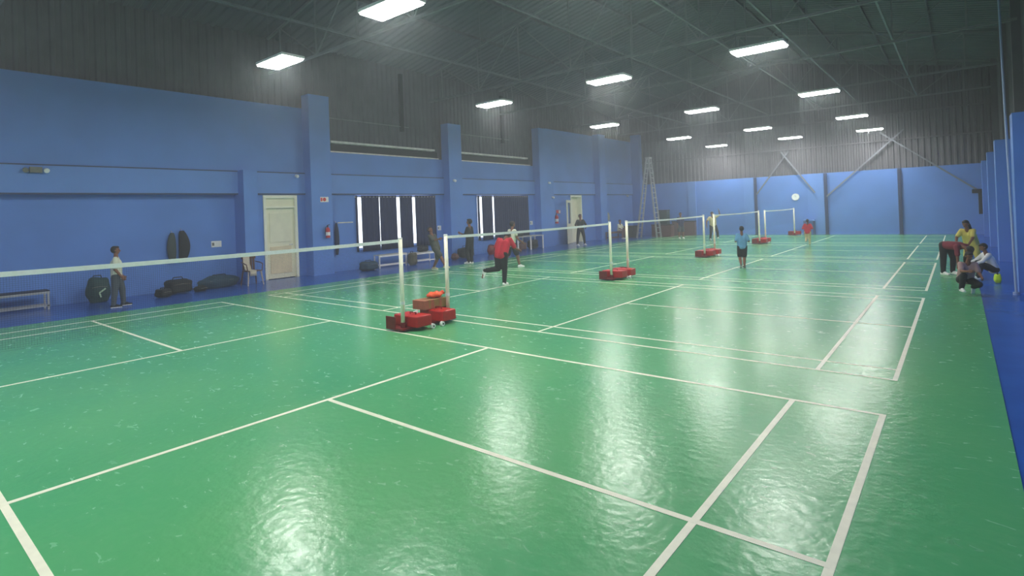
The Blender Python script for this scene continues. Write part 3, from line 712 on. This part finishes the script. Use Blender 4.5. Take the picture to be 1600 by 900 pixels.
    bmesh.ops.create_uvsphere(bm, u_segments=20, v_segments=14, radius=1, matrix=hm @ Matrix.Translation(Vector((0, -.018, .012))*h) @ Matrix.Diagonal((.053*h, .055*h, .061*h, 1)))
    bmesh.ops.create_uvsphere(bm, u_segments=14, v_segments=10, radius=1, matrix=hm @ Matrix.Translation(Vector((0, .018, .049))*h) @ Matrix.Diagonal((.042*h, .034*h, .02*h, 1)))
    if hair == 'long':
        a = hp(0, -.055, .0); cap(bm, a, hp(0, -.075, -.06), .03*h, .032*h); e = hp(0, -.075, -.06)
        cap(bm, e, e+Vector(P.get('tail', (0, -.05, -.14)))*h, .032*h, .014*h)
    if hair == 'bun': cap(bm, hp(0, -.065, .03), hp(0, -.085, .03), .024*h, .022*h)
    remeshed('hair', bm, HAIR, t, .011*h, 1)
    # top
    bm = new(); e = .011*h
    for s in (-1, 1):
        cap(bm, pel+X*s*.042*h-sp*.01*h, chest+Xs*s*.047*h, (.06*b_)*h+e*(1+flare), .06*h*b_+e); cap(bm, chest+Xs*s*.047*h, neck-sp*.045*h+Xs*s*.062*h, .058*h*b_+e, .042*h+e*.5)
    for k in J:
        S, E, W = J[k][:3]
        if sleeve <= 1: cap(bm, S, S.lerp(E, sleeve*.85), .033*h+e*.6, .031*h+e*.8)
        else: cap(bm, S, E, .033*h+e*.6, .027*h+e*.6); cap(bm, E, E.lerp(W, sleeve-1), .027*h+e*.6, .018*h+e*.6)
    if flare: cap(bm, pel, pel-sp*.12*h, .09*h, .1*h)
    remeshed('shirt' if not flare else 'tunic', bm, top, t, .012*h, 3)
    # bottom
    bm = new()
    for s in (-1, 1): cap(bm, pel+X*s*.045*h, pel+X*s*.045*h+sp*.04*h, .062*h*b_+e*.4, .058*h*b_)
    for k in J:
        Hp, K, A = J[k][3:6]
        if longleg: cap(bm, Hp, K, .056*h*b_+e, .042*h+e*.6); cap(bm, K, K.lerp(A, .96), .042*h+e*.6, .03*h+e*.6)
        else: cap(bm, Hp, Hp.lerp(K, .88), .056*h*b_+e, .05*h+e)
    remeshed('trousers' if longleg else 'shorts', bm, bottom, t, .012*h, 3)
    # shoes
    if shoe:
        for k in J:
            A, F = J[k][5:7]; dn = Vector((0, 0, -1)); dn = (dn-F*dn.dot(F)); dn = dn.normalized() if dn.length > .2 else N((0, -1, 0))
            bm = new(); cap(bm, A-F*.022*h+dn*.016*h, A+F*.105*h+dn*.022*h, .026*h, .019*h); cap(bm, A, A+F*.05*h+dn*.01*h, .027*h, .024*h)
            sh_ = remeshed('shoe', bm, shoe, t, .008*h, 2)
            bm = new(); bar(bm, A-F*.035*h+dn*.034*h, A+F*.115*h+dn*.034*h, .045*h, .012*h); obj('sole', bm, WHITE, sh_, bevel=.004)
    return t
def yw(dx, dy): return math.atan2(-dx, dy)        # yaw so that local +y looks along (dx, dy)
shirt = lambda n, c: mat('cloth '+n, c, .85, var=.08, vscale=9)
GREYT = shirt('grey trousers', (74, 84, 92)); BLKC = shirt('black', (26, 30, 34)); WHT = shirt('white', (214, 218, 196))
REDC = shirt('red', (208, 36, 58)); LBL = shirt('light blue', (104, 160, 200)); DBL = shirt('navy', (34, 40, 84)); MAR = shirt('maroon', (124, 40, 56))
YELC = shirt('yellow', (214, 200, 104)); PINK = shirt('dusty pink', (170, 140, 136)); KHA = shirt('khaki', (206, 192, 150)); DGR = shirt('dark grey', (70, 74, 66))
# boy in white, standing in profile at the left wall
person('person in white t-shirt and grey trousers standing by the green backpack', (-8.35, .83), yw(.35, 1), 1.48,
       dict(foot='R', uaR=(.1, -.05, -1), faR=(.05, .55, -.8), uaL=(-.1, .05, -1), faL=(-.0, .45, -.9), thL=(-.05, .3, -1), skL=(0, .05, -1), thR=(.05, -.1, -1), skR=(0, -.1, -1)), WHT, GREYT, .95, True, shoe=DARK, build=1.15)
# runner in red
person('person in red shirt and black trousers running with one leg kicked back', (-2.1, 7.9), yw(-.2, 1), 1.6,
       dict(foot='R', spine=(.0, .62, 1), head=(0, 1, .35), look=(0, .6, -1), thR=(-.02, .1, -1), skR=(0, -.12, -1), thL=(-.02, -.02, -1), skL=(-.85, -.5, -.1), ftL=(-.3, -.2, -1),
            uaR=(.35, .3, -.9), faR=(.1, .9, -.3), uaL=(-.35, -.1, -.9), faL=(.1, .7, -.6)), REDC, BLKC, .95, True, build=1.12)
person('person in white top and dark shorts stepping beside the red shirted runner', (-4.6, 11.75), yw(.3, 1), 1.66,
       dict(foot='R', spine=(0, .12, 1), thR=(.22, .32, -1), skR=(.18, .1, -1), thL=(-.1, -.2, -1), skL=(0, -.7, -1), uaR=(.2, .2, -1), faR=(0, .7, -.5), uaL=(-.2, -.2, -1)), WHT, BLKC, .6, False)
person('person all in dark clothes standing between the second net post and second window', (-7.3, 12.2), yw(-1, -.3), 1.74,
       dict(foot='R', uaL=(-.2, .3, -1), faL=(.2, .8, .3), uaR=(.1, -.1, -1), thL=(-.05, .2, -1), skL=(0, -.2, -1)), BLKC, BLKC, 1.5, True)
person('person in grey green clothes leaning back behind the second net post', (-6.5, 10.0), yw(1, .2), 1.62,
       dict(foot='R', spine=(0, -.35, 1), thR=(.05, .75, -.8), skR=(0, .5, -1), thL=(-.05, -.05, -1), skL=(0, -.6, -1), uaR=(.2, .6, -.5), faR=(0, .8, .2), uaL=(-.4, -.6, -.6)), DGR, DGR, 1.3, False, shoe=KHA)
person('person in black standing with legs apart in front of the open door', (-8.6, 21.9), yw(1, -.6), 1.7,
       dict(foot='R', thR=(.22, 0, -1), skR=(.1, 0, -1), thL=(-.22, 0, -1), skL=(-.1, 0, -1), uaR=(.5, .1, -.8), faR=(-.3, .5, -.4), uaL=(-.5, .1, -.8), faL=(.3, .5, -.4)), BLKC, BLKC, 1.2, True)
person('person in light blue t-shirt and dark shorts jogging away on the third court', (2.27, 13.85), yw(-.55, 1), 1.27,
       dict(foot='R', thR=(-.05, .1, -1), skR=(-.06, -.25, -1), thL=(.03, .25, -1), skL=(0, -.55, -1), ftL=(0, 1, -.6), uaR=(.35, -.2, -1), faR=(-.1, .9, .1), uaL=(-.35, -.2, -1), faL=(.1, .9, .1)), LBL, BLKC, .95, False, shoe=DGR, build=.92)
person('person in red top and khaki trousers running near the back wall', (2.2, 23.5), yw(-.1, 1), 1.16,
       dict(foot='R', spine=(0, .1, 1), thR=(0, .15, -1), skR=(0, -.1, -1), thL=(0, .4, -1), skL=(0, -1, -.6), uaR=(.4, -.3, -1), faR=(0, .8, .2), uaL=(-.4, -.2, -1), faL=(0, .8, .2)), REDC, KHA, 1.2, True, shoe=DGR)
person('person in navy top and grey shorts standing right of the tall ladder', (-5.45, 28.0), yw(1, -1), 1.55,
       dict(foot='R', thL=(-.1, 0, -1), thR=(.1, 0, -1)), DBL, GREYT, 1.2, False)
person('person in patterned black and cream top seen between the third pair of net posts', (-3.3, 27.0), yw(.6, -1), 1.6,
       dict(foot='R', spine=(.1, .25, 1), thR=(.1, .1, -1), skR=(.1, -.3, -1), thL=(-.3, .2, -1), skL=(-.2, -.7, -1), uaL=(-.6, .3, .4), faL=(.2, .2, 1), uaR=(.5, .2, -.6)), KHA, BLKC, .7, True)
# seated person in white beyond the third net
person('person in white top seated on the brown bench beyond the open door', (-9.35, 28.1), yw(1, -.3), 1.55,
       dict(spine=(0, .1, 1), thR=(.1, 1, -.05), skR=(.05, .05, -1), thL=(-.1, 1, -.05), skL=(-.05, .05, -1), uaR=(.1, .5, -1), faR=(-.2, .8, -.3), uaL=(-.1, .5, -1), faL=(.2, .8, -.3)), WHT, BROWN, .9, True)
# the group at the right edge
person('person in maroon top and black trousers bending down on the right of the far courts', (6.9, 14.0), yw(1, -.9), 1.42,
       dict(foot='R', spine=(0, 1, -.02), head=(0, 1, -.5), look=(0, 0, -1), thR=(.05, .0, -1), skR=(.0, -.06, -1), thL=(-.1, .22, -1), skL=(0, -.1, -1), uaR=(0, .05, -1), faR=(0, .0, -1), uaL=(0, .15, -1), faL=(0, .1, -1)), MAR, BLKC, .95, True)
person('person in yellow tunic with long black hair leaning forward behind the crouching one', (7.38, 15.1), yw(-.55, -1), 1.36,
       dict(foot='R', spine=(0, .42, 1), look=(0, 1, -.3), thR=(.12, .1, -1), skR=(.0, -.15, -1), thL=(-.2, .1, -1), skL=(-.05, -.15, -1), uaR=(.2, .6, -.8), faR=(-.2, .5, -.8), uaL=(-.2, .6, -.8), faL=(.2, .5, -.8), tail=(0, -.1, -.12)), YELC, YELC, .9, True, 'long', flare=1)
person('person in dusty pink top and black trousers crouching at the edge of the green mat', (7.3, 10.75), yw(.35, -1), 1.22,
       dict(spine=(-.05, .35, 1), look=(-.2, 1, -.3), thR=(.15, 1, .45), skR=(.05, -.35, -1), thL=(-.2, .95, -.2), skL=(0, -1, -.3), ftL=(0, -.5, -1), uaR=(.15, .7, -.6), faR=(-.2, .9, .1), uaL=(-.1, .5, -.9), faL=(.1, .8, -.3)), PINK, BLKC, .9, True, 'long')
person('person in white top and black trousers sitting on the blue floor at the right edge', (7.82, 13.5), yw(-1, -.35), 1.3,
       dict(sit=1, spine=(0, .35, 1), look=(0, 1, -.4), thR=(.25, 1, .55), skR=(.0, .35, -1), thL=(-.25, 1, .5), skL=(.0, .3, -1), uaR=(.15, .7, -.7), faR=(-.2, .8, -.3), uaL=(-.15, .7, -.7), faL=(.2, .8, -.3)), mat('cloth bright white', (228, 228, 228), .8), BLKC, 1.6, True)
blob('drawstring_bag', 'small lime green bag beside the sitting person in white', 'bag', (7.86, 12.8, 0), (.12, .14, .2), LIME, .2, 31)
